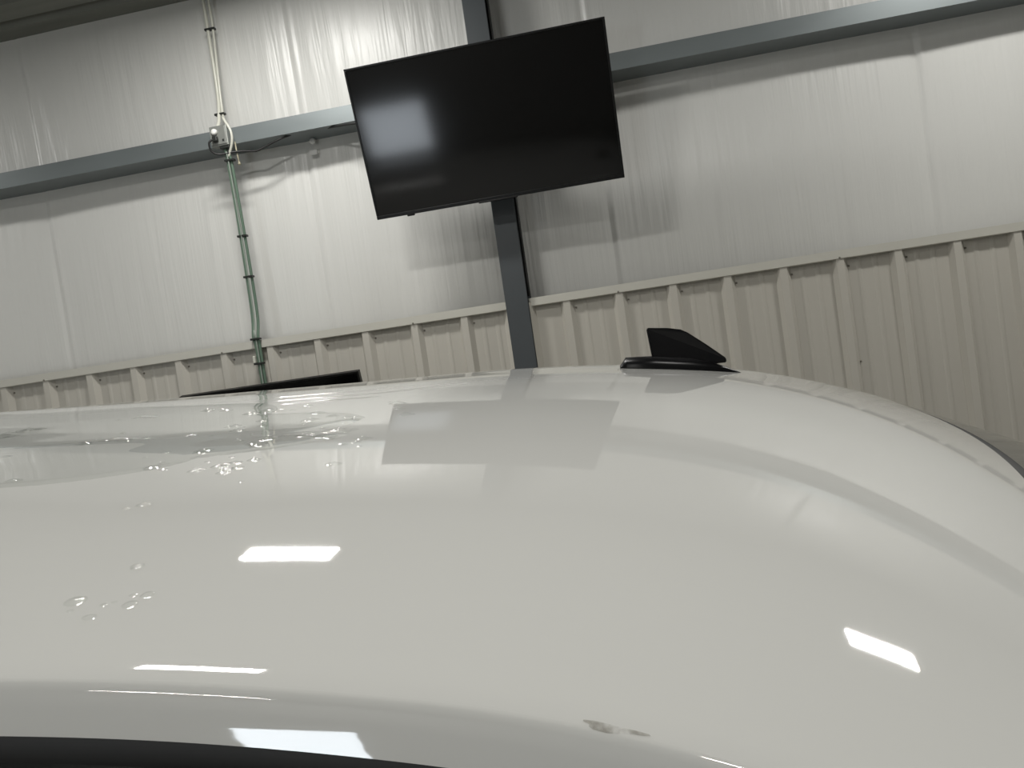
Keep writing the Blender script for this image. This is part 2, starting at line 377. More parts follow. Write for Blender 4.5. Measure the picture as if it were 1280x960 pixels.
tube('conduit', bez([(0.022, -0.03, Z(1.50)), (0.022, -0.02, Z(1.40)), (0.024, -0.012, Z(0.95)), (0.024, -0.02, Z(0.50)), (0.024, -0.052, Z(0.34)), (0.034, -0.052, Z(0.22)), (0.034, -0.05, Z(-0.6)), (0.034, -0.05, 0.3)], 6), 0.0105, M['conduit_green'], run2)
tube('conduit', bez([(0.040, -0.03, Z(1.47)), (0.044, -0.02, Z(1.38)), (0.050, -0.012, Z(0.95)), (0.056, -0.02, Z(0.50)), (0.052, -0.052, Z(0.34)), (0.055, -0.052, Z(0.22)), (0.055, -0.05, Z(-0.6)), (0.055, -0.05, 0.3)], 6), 0.0090, M['conduit_green'], run2)
tube('conduit', bez([(0.031, -0.045, Z(1.48)), (0.033, -0.036, Z(1.38)), (0.037, -0.030, Z(1.0)), (0.039, -0.034, Z(0.50)), (0.036, -0.066, Z(0.34)), (0.044, -0.064, Z(0.22)), (0.044, -0.062, 0.3)], 6), 0.0045, M['cord_grey'], run2)
for zz, yy in ((1.43, -0.026), (0.97, -0.014), (0.72, -0.016), (0.335, -0.054), (0.185, -0.054)):
    box('strap', (0.008, yy - 0.02, Z(zz) - 0.006), (0.068, yy + 0.014, Z(zz) + 0.006), M['strap'], run2, 0.002)
box('pipe_clip', (0.004, -0.07, Z(0.19)), (0.02, -0.04, Z(0.235)), M['conduit'], run2, 0.004)

jb = tag(empty('junction_box', (-2.157, WL - 0.004, Z(1.575))), 'grey metal junction box with white knob fixed to the left girt', 'junction box')
box('box_body', (-0.058, -0.055, -0.058), (0.052, 0.0, 0.064), M['box'], jb, 0.004)
box('cover_plate', (-0.050, -0.060, -0.050), (0.044, -0.054, 0.056), M['box'], jb, 0.002)
kn = lathe('knob', [(0.0, 0.0), (0.019, 0.0), (0.019, 0.012), (0.014, 0.018), (0.0, 0.019)], M['white_plastic'], jb, 18, 'y'); kn.location = (-0.022, -0.059, 0.025)
box('black_plug', (-0.036, -0.085, -0.036), (-0.004, -0.058, -0.002), M['strap'], jb, 0.006)
box('outlet_slot', (0.02, -0.0625, -0.035), (0.030, -0.059, -0.022), M['strap'], jb)
box('bottom_clamp', (-0.012, -0.05, -0.075), (0.05, -0.01, -0.058), M['strap'], jb, 0.004)
tag(tube('cable', bez([(-2.190, WL - 0.082, Z(1.555)), (-2.212, WL - 0.09, Z(1.535)), (-2.210, WL - 0.08, Z(1.490)), (-2.175, WL - 0.06, Z(1.468)), (-2.10, WL - 0.03, Z(1.475)), (-2.03, WL - 0.01, Z(1.474)), (-1.966, WL, Z(1.466)), (-1.90, WL + 0.01, Z(1.487)), (-1.785, WL + 0.02, Z(1.522)), (-1.70, WL + 0.08, Z(1.552)), (-1.60, WL + 0.08, Z(1.555)), (-1.52, WL + 0.05, Z(1.538)), (-1.44, WL, Z(1.520)), (-1.28, WL - 0.06, Z(1.492)), (-1.0, WL - 0.1, Z(1.44)), (-0.7, WL - 0.12, Z(1.40))], 6), 0.0062, M['cable']), 'thin black cable looping from the junction box along the girt to the television', 'cable')
cord = tag(empty('pull_cord', (-2.078, WL - 0.012, Z(1.40))), 'short beige cord hanging beside the junction box with a small bell end', 'cord')
tube('cord', [(0, 0, 0), (-0.004, 0, 0.06), (-0.008, 0, 0.14)], 0.004, M['beige_cord'], cord)
lathe('bell_end', [(0.0, 0.0), (0.011, 0.0), (0.006, 0.012), (0.003, 0.02), (0.0, 0.02)], M['beige_cord'], cord, 12)
cap = lathe('plastic_button', [(0.0, 0.0), (0.019, 0.0), (0.019, 0.010), (0.012, 0.016), (0.0, 0.017)], M['white_plastic'], None, 16, 'y'); cap.location = (-1.66, WI - 0.035, Z(1.512))
tp = box('pale_patch', (-1.690, WI - 0.040, Z(1.430)), (-1.642, WI - 0.030, Z(1.458)), M['vinyl']); tag(tp, 'small pale square patch on the insulation just below the white round cap', 'patch')  # small pale square set on the insulation facing
tag(cap, 'small white round cap on the insulation under the girt, left of television', 'cap')

# ------------------------------------------------------------------ ceiling lamps
def lamp_proto():
    r = empty('ceiling_lamp', (0, 0, 0)); tag(r, 'white rectangular ceiling lamp with glowing diffuser', 'lamp', 'ceiling lamps')
    box('housing', (-0.31, -0.125, 0.012), (0.31, 0.125, 0.05), M['lamp_body'], r, 0.006)
    box('diffuser', (-0.285, -0.10, 0.004), (0.285, 0.10, 0.014), M['lamp'], r)
    ld = bpy.data.lights.new('lamp_light', 'AREA'); ld.shape = 'RECTANGLE'; ld.size = 0.57; ld.size_y = 0.20
    ld.energy = LAMP * math.pi * 0.57 * 0.20; ld.color = (1.0, 0.985, 0.945)
    lo = bpy.data.objects.new('lamp_light', ld); COL.objects.link(lo); lo.parent = r; lo.location = (0, 0, 0.002)
    return r
LAMPS = [(-1.62, 3.42), (2.53, 3.27), (-5.8, 3.4), (6.68, 3.3), (-1.45, 1.62), (-3.7, -4.6), (-3.08, -4.6), (0.9, -0.9)]  # the last lamp is an unseen addition that brightens the vehicle roof
pl = lamp_proto()
for i, (x, y) in enumerate(LAMPS):
    if i == 0: o = pl
    else:
        o = pl.copy(); COL.objects.link(o)
        for ch in pl.children:
            c = ch.copy(); COL.objects.link(c); c.parent = o
    o.location = (x, y, CEIL - 0.05)
    o['label'] = ['ceiling lamp mirrored as the broad white bar at left on the roof', 'ceiling lamp mirrored as the slanted white bar at right on the roof'][i] if i < 2 else 'ceiling lamp mirrored as the long white streak above the rolled roof edge' if i == 4 else 'white rectangular ceiling lamp overhead, out of view, the last one added to brighten the roof'

# ------------------------------------------------------------------ the white vehicle
GRID = (
    "-17879,-15840,-13185,-10535,-8245,-5893,-3933,-1922,-322,1314,2524,3761,4561,5383,5763,6163,6121,6101,5640,5206,4336,3499,2232,1006,-643,-2242,-4254,-6205,-8557,-10836,-13503,-16084,-19054,-21775;"
    "-18787,-15878,-13089,-10643,-8134,-6002,-3819,-2030,-208,1206,2639,3653,4677,5274,5878,6054,6235,5990,5754,5095,4449,3387,2345,893,-531,-2355,-4141,-6317,-8444,-10947,-13389,-16197,-18931,-22045;"
    "-18511,-15888,-13099,-10624,-8152,-5982,-3837,-2010,-226,1227,2622,3673,4659,5295,5860,6074,6217,6010,5735,5114,4430,3406,2325,912,-550,-2335,-4160,-6298,-8463,-10928,-13408,-16176,-18952,-21996;"
    "-18768,-15858,-13106,-10625,-8147,-5982,-3831,-2009,-218,1227,2629,3674,4666,5296,5867,6074,6223,6009,5740,5112,4434,3403,2329,909,-547,-2339,-4157,-6301,-8459,-10930,-13403,-16179,-18944,-22019;"
    "-18505,-15892,-13093,-10623,-8144,-5978,-3827,-2004,-214,1233,2634,3680,4671,5301,5871,6079,6226,6012,5741,5114,4434,3404,2328,909,-548,-2339,-4158,-6300,-8459,-10929,-13403,-16175,-18945,-21994;"
    "-18782,-15854,-13104,-10619,-8141,-5973,-3821,-1998,-207,1241,2642,3689,4679,5309,5878,6085,6231,6016,5744,5116,4435,3405,2328,909,-548,-2339,-4158,-6300,-8458,-10927,-13400,-16173,-18938,-22012;"
    "-18488,-15894,-13088,-10616,-8135,-5967,-3814,-1989,-197,1251,2652,3699,4689,5318,5887,6092,6237,6021,5748,5118,4437,3405,2328,908,-549,-2339,-4158,-6299,-8457,-10925,-13397,-16168,-18936,-21982;"
    "-18808,-15849,-13100,-10611,-8130,-5959,-3805,-1979,-186,1263,2665,3712,4702,5330,5897,6102,6245,6028,5752,5122,4438,3406,2327,908,-550,-2340,-4158,-6298,-8455,-10922,-13394,-16164,-18927,-22000;"
    "-18459,-15896,-13081,-10607,-8122,-5950,-3794,-1966,-172,1278,2680,3727,4716,5344,5910,6113,6254,6035,5758,5125,4440,3406,2327,907,-551,-2340,-4158,-6297,-8453,-10919,-13389,-16157,-18923,-21964;"
    "-18848,-15842,-13095,-10599,-8114,-5939,-3781,-1952,-156,1295,2698,3745,4734,5361,5926,6127,6266,6044,5764,5129,4442,3407,2326,906,-552,-2341,-4158,-6297,-8451,-10916,-13384,-16152,-18911,-21984;"
    "-18417,-15900,-13071,-10593,-8103,-5927,-3766,-1935,-138,1314,2717,3765,4753,5379,5942,6141,6278,6054,5771,5134,4444,3408,2326,905,-553,-2342,-4158,-6295,-8449,-10911,-13378,-16142,-18905,-21938;"
    "-18906,-15832,-13088,-10584,-8093,-5912,-3749,-1915,-117,1337,2742,3790,4778,5403,5964,6161,6293,6066,5779,5139,4447,3408,2324,903,-556,-2343,-4159,-6294,-8447,-10907,-13372,-16135,-18890,-21963;"
    "-18360,-15908,-13059,-10576,-8079,-5896,-3730,-1894,-94,1362,2767,3816,4802,5426,5984,6179,6308,6078,5787,5145,4449,3409,2323,902,-557,-2344,-4159,-6292,-8443,-10900,-13364,-16122,-18882,-21904;"
    "-18987,-15820,-13079,-10564,-8065,-5877,-3708,-1868,-64,1394,2801,3851,4837,5460,6016,6206,6330,6095,5799,5151,4451,3408,2320,897,-562,-2347,-4162,-6292,-8441,-10896,-13357,-16114,-18862,-21935;"
    "-18288,-15923,-13044,-10555,-8047,-5856,-3683,-1839,-32,1429,2837,3887,4872,5493,6043,6230,6349,6109,5807,5155,4451,3405,2315,893,-566,-2350,-4163,-6290,-8437,-10888,-13346,-16097,-18852,-21859;"
    "-19102,-15808,-13071,-10538,-8027,-5826,-3646,-1795,18,1485,2897,3950,4935,5555,6100,6279,6386,6135,5821,5160,4447,3396,2302,879,-581,-2362,-4173,-6297,-8440,-10886,-13340,-16088,-18828,-21900;"
    "-18225,-15962,-13039,-10531,-8004,-5794,-3603,-1741,80,1556,2972,4027,5007,5618,6151,6319,6414,6150,5824,5153,4431,3376,2279,857,-601,-2378,-4185,-6303,-8441,-10880,-13329,-16067,-18815,-21800;"
    "-19295,-15835,-13092,-10525,-7988,-5757,-3551,-1670,166,1658,3085,4148,5130,5738,6260,6405,6470,6177,5823,5130,4392,3327,2225,802,-654,-2426,-4228,-6338,-8470,-10900,-13342,-16075,-18802,-21868;"
    "-18265,-16100,-13111,-10562,-7996,-5741,-3512,-1605,252,1765,3203,4272,5246,5833,6322,6438,6475,6153,5774,5062,4311,3242,2139,721,-729,-2492,-4285,-6384,-8507,-10926,-13361,-16080,-18817,-21774;"
    "-19693,-16025,-13260,-10632,-8044,-5753,-3493,-1551,337,1881,3343,4430,5406,5989,6457,6520,6492,6112,5684,4940,4169,3091,1986,573,-872,-2625,-4408,-6496,-8610,-11019,-13445,-16158,-18870,-21929;"
    "-18579,-16492,-13418,-10798,-8169,-5836,-3541,-1557,364,1943,3426,4524,5495,6034,6432,6444,6367,5942,5487,4727,3953,2881,1785,386,-1045,-2783,-4554,-6629,-8731,-11129,-13548,-16248,-18976,-21903;"
    "-20454,-16549,-13744,-11027,-8370,-5991,-3659,-1630,328,1948,3460,4591,5561,6107,6494,6388,6211,5709,5208,4432,3654,2589,1503,116,-1304,-3030,-4792,-6856,-8952,-11342,-13755,-16454,-19155,-22212;"
    "-19305,-17279,-14105,-11396,-8690,-6264,-3895,-1820,165,1821,3351,4482,5465,5949,6181,6029,5791,5277,4790,4038,3288,2252,1188,-175,-1580,-3290,-5041,-7095,-9184,-11569,-13979,-16672,-19398,-22305;"
    "-21674,-17517,-14660,-11841,-9110,-6637,-4237,-2124,-116,1571,3097,4275,5194,5700,6078,5573,5306,4746,4282,3568,2841,1837,789,-557,-1953,-3654,-5401,-7453,-9541,-11928,-14340,-17040,-19742,-22813;"
    "-20532,-18554,-15268,-12460,-9675,-7155,-4731,-2582,-574,1119,2647,3734,4666,5105,4967,4743,4409,4078,3655,3043,2356,1402,378,-943,-2326,-4019,-5762,-7814,-9904,-12296,-14713,-17419,-20156,-23064;"
    "-23427,-19011,-16083,-13154,-10345,-7786,-5343,-3179,-1192,527,1907,3122,3735,3917,3958,3829,3593,3344,3005,2461,1812,889,-120,-1432,-2812,-4509,-6256,-8321,-10419,-12828,-15254,-17982,-20697,-23808;"
    "-22327,-20384,-16962,-14045,-11167,-8564,-6107,-3940,-1962,-378,1089,1944,2475,2837,2981,2931,2771,2601,2357,1866,1272,376,-606,-1912,-3285,-4990,-6742,-8825,-10934,-13365,-15805,-18551,-21313,-24250;"
    "-25766,-21075,-18043,-14987,-12081,-9443,-6971,-4813,-2945,-1289,-193,661,1345,1796,2028,2066,1963,1870,1704,1227,671,-221,-1191,-2510,-3890,-5622,-7390,-9505,-11633,-14098,-16555,-19340,-22082,-25263;"
    "-24722,-22789,-19188,-16138,-13121,-10426,-7951,-5828,-3951,-2603,-1452,-481,274,810,1122,1229,1188,1153,1064,604,86,-795,-1753,-3086,-4475,-6237,-8025,-10179,-12328,-14833,-17311,-20128,-22927,-25922;"
    "-28690,-23696,-20500,-17288,-14229,-11481,-8954,-6878,-5221,-3805,-2574,-1549,-724,-123,251,423,442,456,338,-56,-575,-1458,-2433,-3802,-5220,-7035,-8855,-11063,-13242,-15797,-18299,-21170,-23949,-27228;"
    "-27606,-25705,-21851,-18680,-15401,-12516,-10039,-8030,-6343,-4878,-3617,-2540,-1668,-1015,-586,-363,-283,-236,-318,-678,-1186,-2083,-3075,-4491,-5941,-7815,-9670,-11939,-14148,-16760,-19287,-22203,-25045,-28123;"
    "-32054,-26719,-23293,-19931,-16675,-13548,-11082,-9071,-7363,-5886,-4592,-3486,-2576,-1882,-1410,-1138,-1009,-906,-970,-1346,-1861,-2824,-3856,-5358,-6858,-8819,-10720,-13065,-15311,-17988,-20539,-23519,-26336,-29736;"
    "-30399,-28977,-24551,-21693,-17634,-14513,-12065,-10054,-8347,-6854,-5547,-4416,-3479,-2752,-2240,-1927,-1748,-1608,-1561,-1964,-2480,-3535,-4605,-6210,-7756,-9811,-11756,-14184,-16464,-19206,-21783,-24811,-27694,-30869;"
    "-35311,-29941,-25983,-22645,-18591,-15500,-13060,-11057,-9346,-7847,-6525,-5377,-4416,-3658,-3115,-2759,-2543,-2329,-2161,-2692,-3218,-4430,-5559,-7305,-8914,-11080,-13073,-15592,-17913,-20722,-23321,-26412,-29257,-32780;"
    "-34374,-32134,-27483,-23717,-19685,-16598,-14161,-12155,-10438,-8927,-7591,-6422,-5437,-4652,-4073,-3683,-3420,-3173,-2737,-3459,-3976,-5353,-6540,-8427,-10092,-12361,-14395,-16989,-19345,-22218,-24836,-27964,-30870,-34127;"
    "-39869,-33457,-29372,-25079,-21023,-17924,-15470,-13446,-11708,-10176,-8815,-7620,-6606,-5789,-5177,-4746,-4444,-4144,-3704,-4434,-5024,-6558,-7848,-9883,-11626,-13998,-16075,-18735,-21119,-24043,-26668,-29837,-32687,-36300;"
    "-39390,-36275,-31671,-26859,-22750,-19605,-17104,-15037,-13257,-11685,-10284,-9051,-7998,-7143,-6489,-6021,-5668,-5337,-4784,-5556,-6230,-7885,-9268,-11420,-13227,-15678,-17786,-20492,-22887,-25832,-28452,-31622,-34522,-37807;"
    "-45964,-38295,-34510,-29236,-25018,-21783,-19196,-17052,-15200,-13561,-12098,-10809,-9702,-8798,-8096,-7580,-7180,-6805,-6194,-7087,-7842,-9645,-11129,-13393,-15261,-17775,-19910,-22640,-25028,-27959,-30556,-33726,-36551,-40180;"
    "-45117,-42084,-37262,-32361,-28001,-24617,-21898,-19629,-17667,-15929,-14377,-13004,-11825,-10852,-10092,-9516,-9075,-8625,-8064,-8959,-9744,-11625,-13154,-15463,-17351,-19882,-22014,-24743,-27099,-29985,-32553,-35688,-38558,-41796;"
    "-51623,-45069,-40785,-36504,-31885,-28282,-25370,-22928,-20808,-18925,-17244,-15763,-14483,-13424,-12586,-11945,-11438,-10954,-10274,-11270,-12202,-14139,-15697,-18003,-19874,-22379,-24482,-27164,-29460,-32309,-34844,-37959,-40741,-44333;"
    "-51468,-49734,-44792,-41283,-36898,-32982,-29807,-27115,-24779,-22713,-20866,-19226,-17815,-16645,-15702,-14992,-14397,-13877,-13064,-14178,-15040,-16899,-18360,-20558,-22351,-24755,-26784,-29379,-31640,-34452,-36967,-40036,-42868,-46030;"
    "-59202,-53208,-49277,-45629,-41664,-38830,-35380,-32418,-29784,-27452,-25372,-23555,-21975,-20656,-19606,-18769,-18130,-17493,-16886,-17895,-18538,-20198,-21502,-23537,-25183,-27460,-29396,-31925,-34124,-36901,-39372,-42430,-45153,-48699;"
    "-60008,-58343,-53967,-50572,-46959,-43802,-40792,-38621,-36008,-33368,-31039,-28925,-27139,-25638,-24421,-23483,-22708,-22003,-21667,-21843,-22391,-23464,-24665,-26285,-27919,-29914,-31885,-34193,-36466,-39068,-41636,-44523,-47425,-50399;"
    "-67644,-62595,-58504,-55760,-51776,-49599,-46105,-44078,-41130,-39615,-37407,-35603,-33463,-31767,-30389,-29261,-28451,-27744,-26315,-26660,-26208,-27527,-27821,-29830,-30632,-33121,-34317,-37193,-38732,-41943,-43802,-47332,-49455,-53471;"
    "-71130,-66241,-65303,-58932,-59033,-52890,-53594,-47934,-49034,-43272,-44523,-38890,-40566,-35267,-37539,-32732,-35537,-30727,-33269,-29119,-32305,-29182,-33144,-30858,-35441,-33770,-38826,-37621,-43067,-42247,-48041,-47534,-53731,-53357;"
    "-64842,-81573,-59053,-75461,-52743,-69813,-47520,-64844,-42973,-60674,-39152,-56736,-35242,-52958,-31887,-50054,-29190,-47550,-26521,-45330,-24964,-44705,-25201,-45820,-27037,-48334,-30113,-51934,-34164,-56415,-39025,-61672,-44509,-67065;"
    "-188832,-17446,-131238,-13463,-125192,-7874,-120214,-3449,-116285,1132,-111734,5616,-108000,9338,-104889,12486,-102297,15414,-99238,17923,-96701,19191,-96076,18624,-97338,16450,-100073,13053,-103926,8682,-108669,3470,-113600,-13885;"
)
G = np.array([[int(a) for a in r.split(',')] for r in GRID.strip(';').split(';')]) * 1e-5
SC = 0.55; GX0, GY0, GH = -4.3, 0.15, 0.12
def bsp(t):
    return np.stack([(1 - t) ** 3, 3 * t ** 3 - 6 * t * t + 4, -3 * t ** 3 + 3 * t * t + 3 * t + 1, t ** 3], -1) / 6
def roof_z(x, y):
    """height of the roof skin relative to the lens"""
    x = np.asarray(x, float) / SC; y = np.asarray(y, float) / SC
    fx = np.clip((x - GX0) / GH, 0, G.shape[0] - 3 - 1e-6); fy = np.clip((y - GY0) / GH, 0, G.shape[1] - 3 - 1e-6)
    ix = fx.astype(int); iy = fy.astype(int); bx = bsp(fx - ix); by = bsp(fy - iy); r = 0
    for i in range(4):
        for j in range(4): r = r + bx[..., i] * by[..., j] * G[ix + i, iy + j]
    return r * SC
YC = 1.07; XREAR = -2.25
def y_bend(x):
    s_ = 0.03 * np.logaddexp(0, (x + 0.21) / 0.03)          # smooth ramp
    return 0.2838 - 0.058 * s_ - 0.55 * np.clip(x + 0.09, 0, 1) ** 2
def x_front(y): return 0.374 - 0.405 * (y - 1.05) ** 2
# rolled roof edge: horizontal run outwards and extra drop, from the bend line down to the window seal
ROLL_S = [-0.004, 0.0, 0.0012, 0.00245, 0.00375, 0.0046, 0.0053, 0.0058, 0.0066, 0.0071, 0.0074, 0.0076]
ROLL_D = [0.0, 0.00004, 0.00028, 0.00090, 0.00245, 0.0043, 0.0064, 0.0085, 0.0129, 0.0160, 0.0180, 0.0195]
def roll_rows(n=5):
    P_ = bez([(s_, d_, 0) for s_, d_ in zip(ROLL_S[1:], ROLL_D[1:])], n); return np.array([[p.x, p.y] for p in P_])
def skin(x, y):
    yb = y_bend(x); yf = 2 * YC - yb
    z = roof_z(x, np.clip(y, 0.1, 1.95))
    s = np.clip(yb - y, 0, 0.008); s2 = np.clip(y - yf, 0, 0.008)
    return z - np.interp(s, ROLL_S, ROLL_D) - np.interp(s2, ROLL_S, ROLL_D)
car = tag(empty('vehicle', (-0.6, YC, 0)), 'large white vehicle filling the foreground, roof wet and glossy', 'vehicle')
car.rotation_euler = (0, 0, 0)
OFF = Vector((0.6, -YC, 0))
def carlink(name, V, F, mat, smooth=True, parent=None):
    V = np.asarray(V, float) + np.array(OFF)
    return link(name, mesh(name, V, F), mat, parent or car, smooth)
def gridfaces(nx, ny, flip=False):
    idx = np.arange(nx * ny).reshape(nx, ny)
    F = np.stack([idx[:-1, :-1], idx[1:, :-1], idx[1:, 1:], idx[:-1, 1:]], -1).reshape(-1, 4)
    return (F[:, ::-1] if flip else F).tolist()
# roof panel
tx = np.linspace(0, 1, 230); q = np.linspace(0, 1, 150)
rr_ = roll_rows(); nr_ = len(rr_)
sv = np.linspace(0, 1, 150)
Xg = np.zeros((len(tx), nr_ - 1 + len(sv) + nr_ - 1)); Yg = np.zeros_like(Xg); DR = np.zeros_like(Xg)
svf = np.concatenate([np.zeros(nr_ - 1), sv, np.ones(nr_ - 1)])
outw = np.concatenate([-rr_[:0:-1, 0], np.zeros(len(sv)), rr_[1:, 0]])
DR[:] = np.concatenate([rr_[:0:-1, 1], np.zeros(len(sv)), rr_[1:, 1]])[None, :]
Yg[:] = svf[None, :] * 1.57 + 0.285
for it in range(6):                                   # rows follow the curved front edge and bend line
    Xg = XREAR + tx[:, None] * (x_front(Yg) - XREAR)
    yb = y_bend(Xg)
    Yg = yb + svf[None, :] * 2 * (YC - yb) + outw[None, :]
Zg = roof_z(Xg, np.clip(Yg, 0.1, 1.95)) - DR + CAMZ
roof = carlink('roof_panel', np.stack([Xg, Yg, Zg], -1).reshape(-1, 3), gridfaces(*Xg.shape), M['paint'])
edgeN = np.stack([Xg[:, 0], Yg[:, 0], Zg[:, 0]], -1); edgeF = np.stack([Xg[:, -1], Yg[:, -1], Zg[:, -1]], -1)
front = np.stack([Xg[-1], Yg[-1], Zg[-1]], -1); rear = np.stack([Xg[0], Yg[0], Zg[0]], -1)
# seal and windshield along the front edge
def sweep(path, offs, name, mat, parent=None, smooth=True, flip=False):
    n = len(offs); V = np.concatenate([path + np.array(o) for o in offs]).reshape(n, len(path), 3)
    return carlink(name, V.reshape(-1, 3), gridfaces(n, len(path), flip), mat, smooth, parent)
sweep(front, [(0, 0, 0), (0.0015, 0, -0.004), (0.006, 0, -0.007), (0.012, 0, -0.0065)], 'windshield_seal', M['seal'])
def windshield():
    n = 24; rows = []
    a = front + np.array([0.012, 0, -0.0065])
    yy = (a[:, 1] - YC) / 0.85
    b = np.stack([1.12 - 0.30 * yy ** 2, YC + (a[:, 1] - YC) * 1.09, np.full(len(a), 1.22)], -1)
    for i in range(n):
        t = i / (n - 1); p = a * (1 - t) + b * t
        p[:, 2] += 0.082 * math.sin(math.pi * t) * (1 - 0.35 * np.abs(yy)); rows.append(p)
    V = np.stack(rows); carlink('windshield', V.reshape(-1, 3), gridfaces(n, len(a)), M['windshield']); return b
wbase = windshield()
# near and far side: window band, then body side
def side(edge, sgn):
    lab = ''
    z0 = edge[:, 2]
    def row(dy, z, mix): return np.stack([edge[:, 0] + mix * (edge[:, 0] - XREAR) * 0.30, edge[:, 1] + sgn * dy, z], -1)
    nb = len(edge)
    carlink('roof_gutter', np.stack([edge, edge + np.array([0, sgn * 0.002, -0.010]), edge + np.array([0, -sgn * 0.006, -0.014])]).reshape(-1, 3), gridfaces(3, nb), M['seal'], True)
    top = edge + np.array([0, -sgn * 0.006, -0.012])
    rows = []
    for i in range(14):
        t = i / 13; z = top[:, 2] * (1 - t) + 1.24 * t
        rows.append(np.stack([top[:, 0] + t * np.clip((top[:, 0] - XREAR) / 2.4, 0, 1) ** 3 * 0.75, top[:, 1] + sgn * (0.015 * t + 0.135 * math.sin(t * math.pi / 2)), z], -1))
    carlink('side_window', np.stack(rows).reshape(-1, 3), gridfaces(14, nb), M['glass'])
    return rows[-1]
bn = side(edgeN, -1.0); bf = side(edgeF, 1.0)
# rear window
def rearwin():
    a = rear; n = 14; rows = []
    for i in range(n):
        t = i / (n - 1)
        p = a.copy(); p[:, 0] -= 0.35 * t + 0.05 * math.sin(math.pi * t); p[:, 1] = YC + (a[:, 1] - YC) * (1 + 0.12 * t); p[:, 2] = a[:, 2] * (1 - t) + 1.24 * t; rows.append(p)
    carlink('rear_window', np.stack(rows).reshape(-1, 3), gridfaces(n, len(a), True), M['glass'])
rearwin()
# lower body: lofted sections along the length
def lower_body():
    secs = [(-3.35, 0.55, 1.05, 0.86), (-3.25, 0.42, 1.22, 0.93), (-2.6, 0.36, 1.25, 0.965), (0.4, 0.36, 1.25, 0.965), (1.05, 0.36, 1.23, 0.96), (1.5, 0.36, 1.20, 0.95), (2.15, 0.38, 1.12, 0.91), (2.38, 0.45, 1.00, 0.84), (2.44, 0.52, 0.90, 0.76)]
    V = []; m = 22
    for x, zl, zh, hwid in secs:
        for k in range(m):
            a = 2 * math.pi * k / m; ca, sa = math.cos(a), math.sin(a)
            cy = math.copysign(abs(ca) ** 0.28, ca); cz = math.copysign(abs(sa) ** 0.28, sa)
            V.append((x, YC + hwid * cy, (zl + zh) / 2 + (zh - zl) / 2 * cz))
    F = []
    for i in range(len(secs) - 1):
        for k in range(m): F.append((i * m + k, i * m + (k + 1) % m, (i + 1) * m + (k + 1) % m, (i + 1) * m + k))
    F.append(tuple(range(m))); n0 = (len(secs) - 1) * m; F.append(tuple(range(n0 + m - 1, n0 - 1, -1)))
    carlink('lower_body', V, F, M['paint'])
lower_body()
def wheel(x, sgn):
    prof = [(0.15, -0.12), (0.33, -0.13), (0.385, -0.10), (0.39, 0.0), (0.385, 0.10), (0.33, 0.13), (0.24, 0.13), (0.23, 0.09), (0.05, 0.08)]
    n = 32; V = []; F = []
    for r, hh in prof:
        for k in range(n):
            a = 2 * math.pi * k / n; V.append((x + r * math.cos(a), YC + sgn * (0.86 + hh), 0.39 + r * math.sin(a)))
    for i in range(len(prof) - 1):
        for k in range(n): F.append((i * n + k, i * n + (k + 1) % n, (i + 1) * n + (k + 1) % n, (i + 1) * n + k))
    wm = carlink('wheel', V, F, M['tyre'])
    V2 = []; F2 = []
    for r, hh in ((0.235, 0.125), (0.21, 0.10), (0.07, 0.115), (0.0, 0.12)):
        for k in range(n): V2.append((x + r * math.cos(2 * math.pi * k / n), YC + sgn * (0.86 + hh), 0.39 + r * math.sin(2 * math.pi * k / n)))
    for i in range(3):
        for k in range(n): F2.append((i * n + k, i * n + (k + 1) % n, (i + 1) * n + (k + 1) % n, (i + 1) * n + k))
    carlink('rim', V2, F2, M['rim'], True, wm)
for x in (-2.35, 1.45):
    for s_ in (-1, 1): wheel(x, s_)
# three slim pressed beads in the far half of the roof
def bead(pts, rad, ha):
    pts = bez([(a, b, 0) for a, b in pts], 14); path = np.array([[p.x, p.y, 0] for p in pts])
    path[:, 2] = skin(path[:, 0], path[:, 1]) + CAMZ
    n = 17; V = []; L = len(path)
    for i, p in enumerate(path):
        tpr = min(1, i / 4, (L - 1 - i) / 4) ** 0.5
        for k in range(n):
            q_ = -1 + 2 * k / (n - 1); yy = p[1] + rad * q_
            V.append((p[0], yy, float(skin(np.array(p[0]), np.array(yy))) + CAMZ - 0.00005 + ha * tpr * math.cos(math.pi * q_ / 2) ** 2))
    carlink('roof_bead', V, gridfaces(L, n), M['paint'])
bead([(-0.42, 0.9000), (-0.35, 0.9095), (-0.285, 0.9180)], 0.0036, 0.00112)
bead([(-0.40, 0.8510), (-0.33, 0.8620), (-0.2725, 0.8709), (-0.22, 0.905), (-0.178, 0.9360)], 0.0036, 0.00112)
bead([(-0.375, 0.8140), (-0.32, 0.8240), (-0.262, 0.8340)], 0.0036, 0.00112)
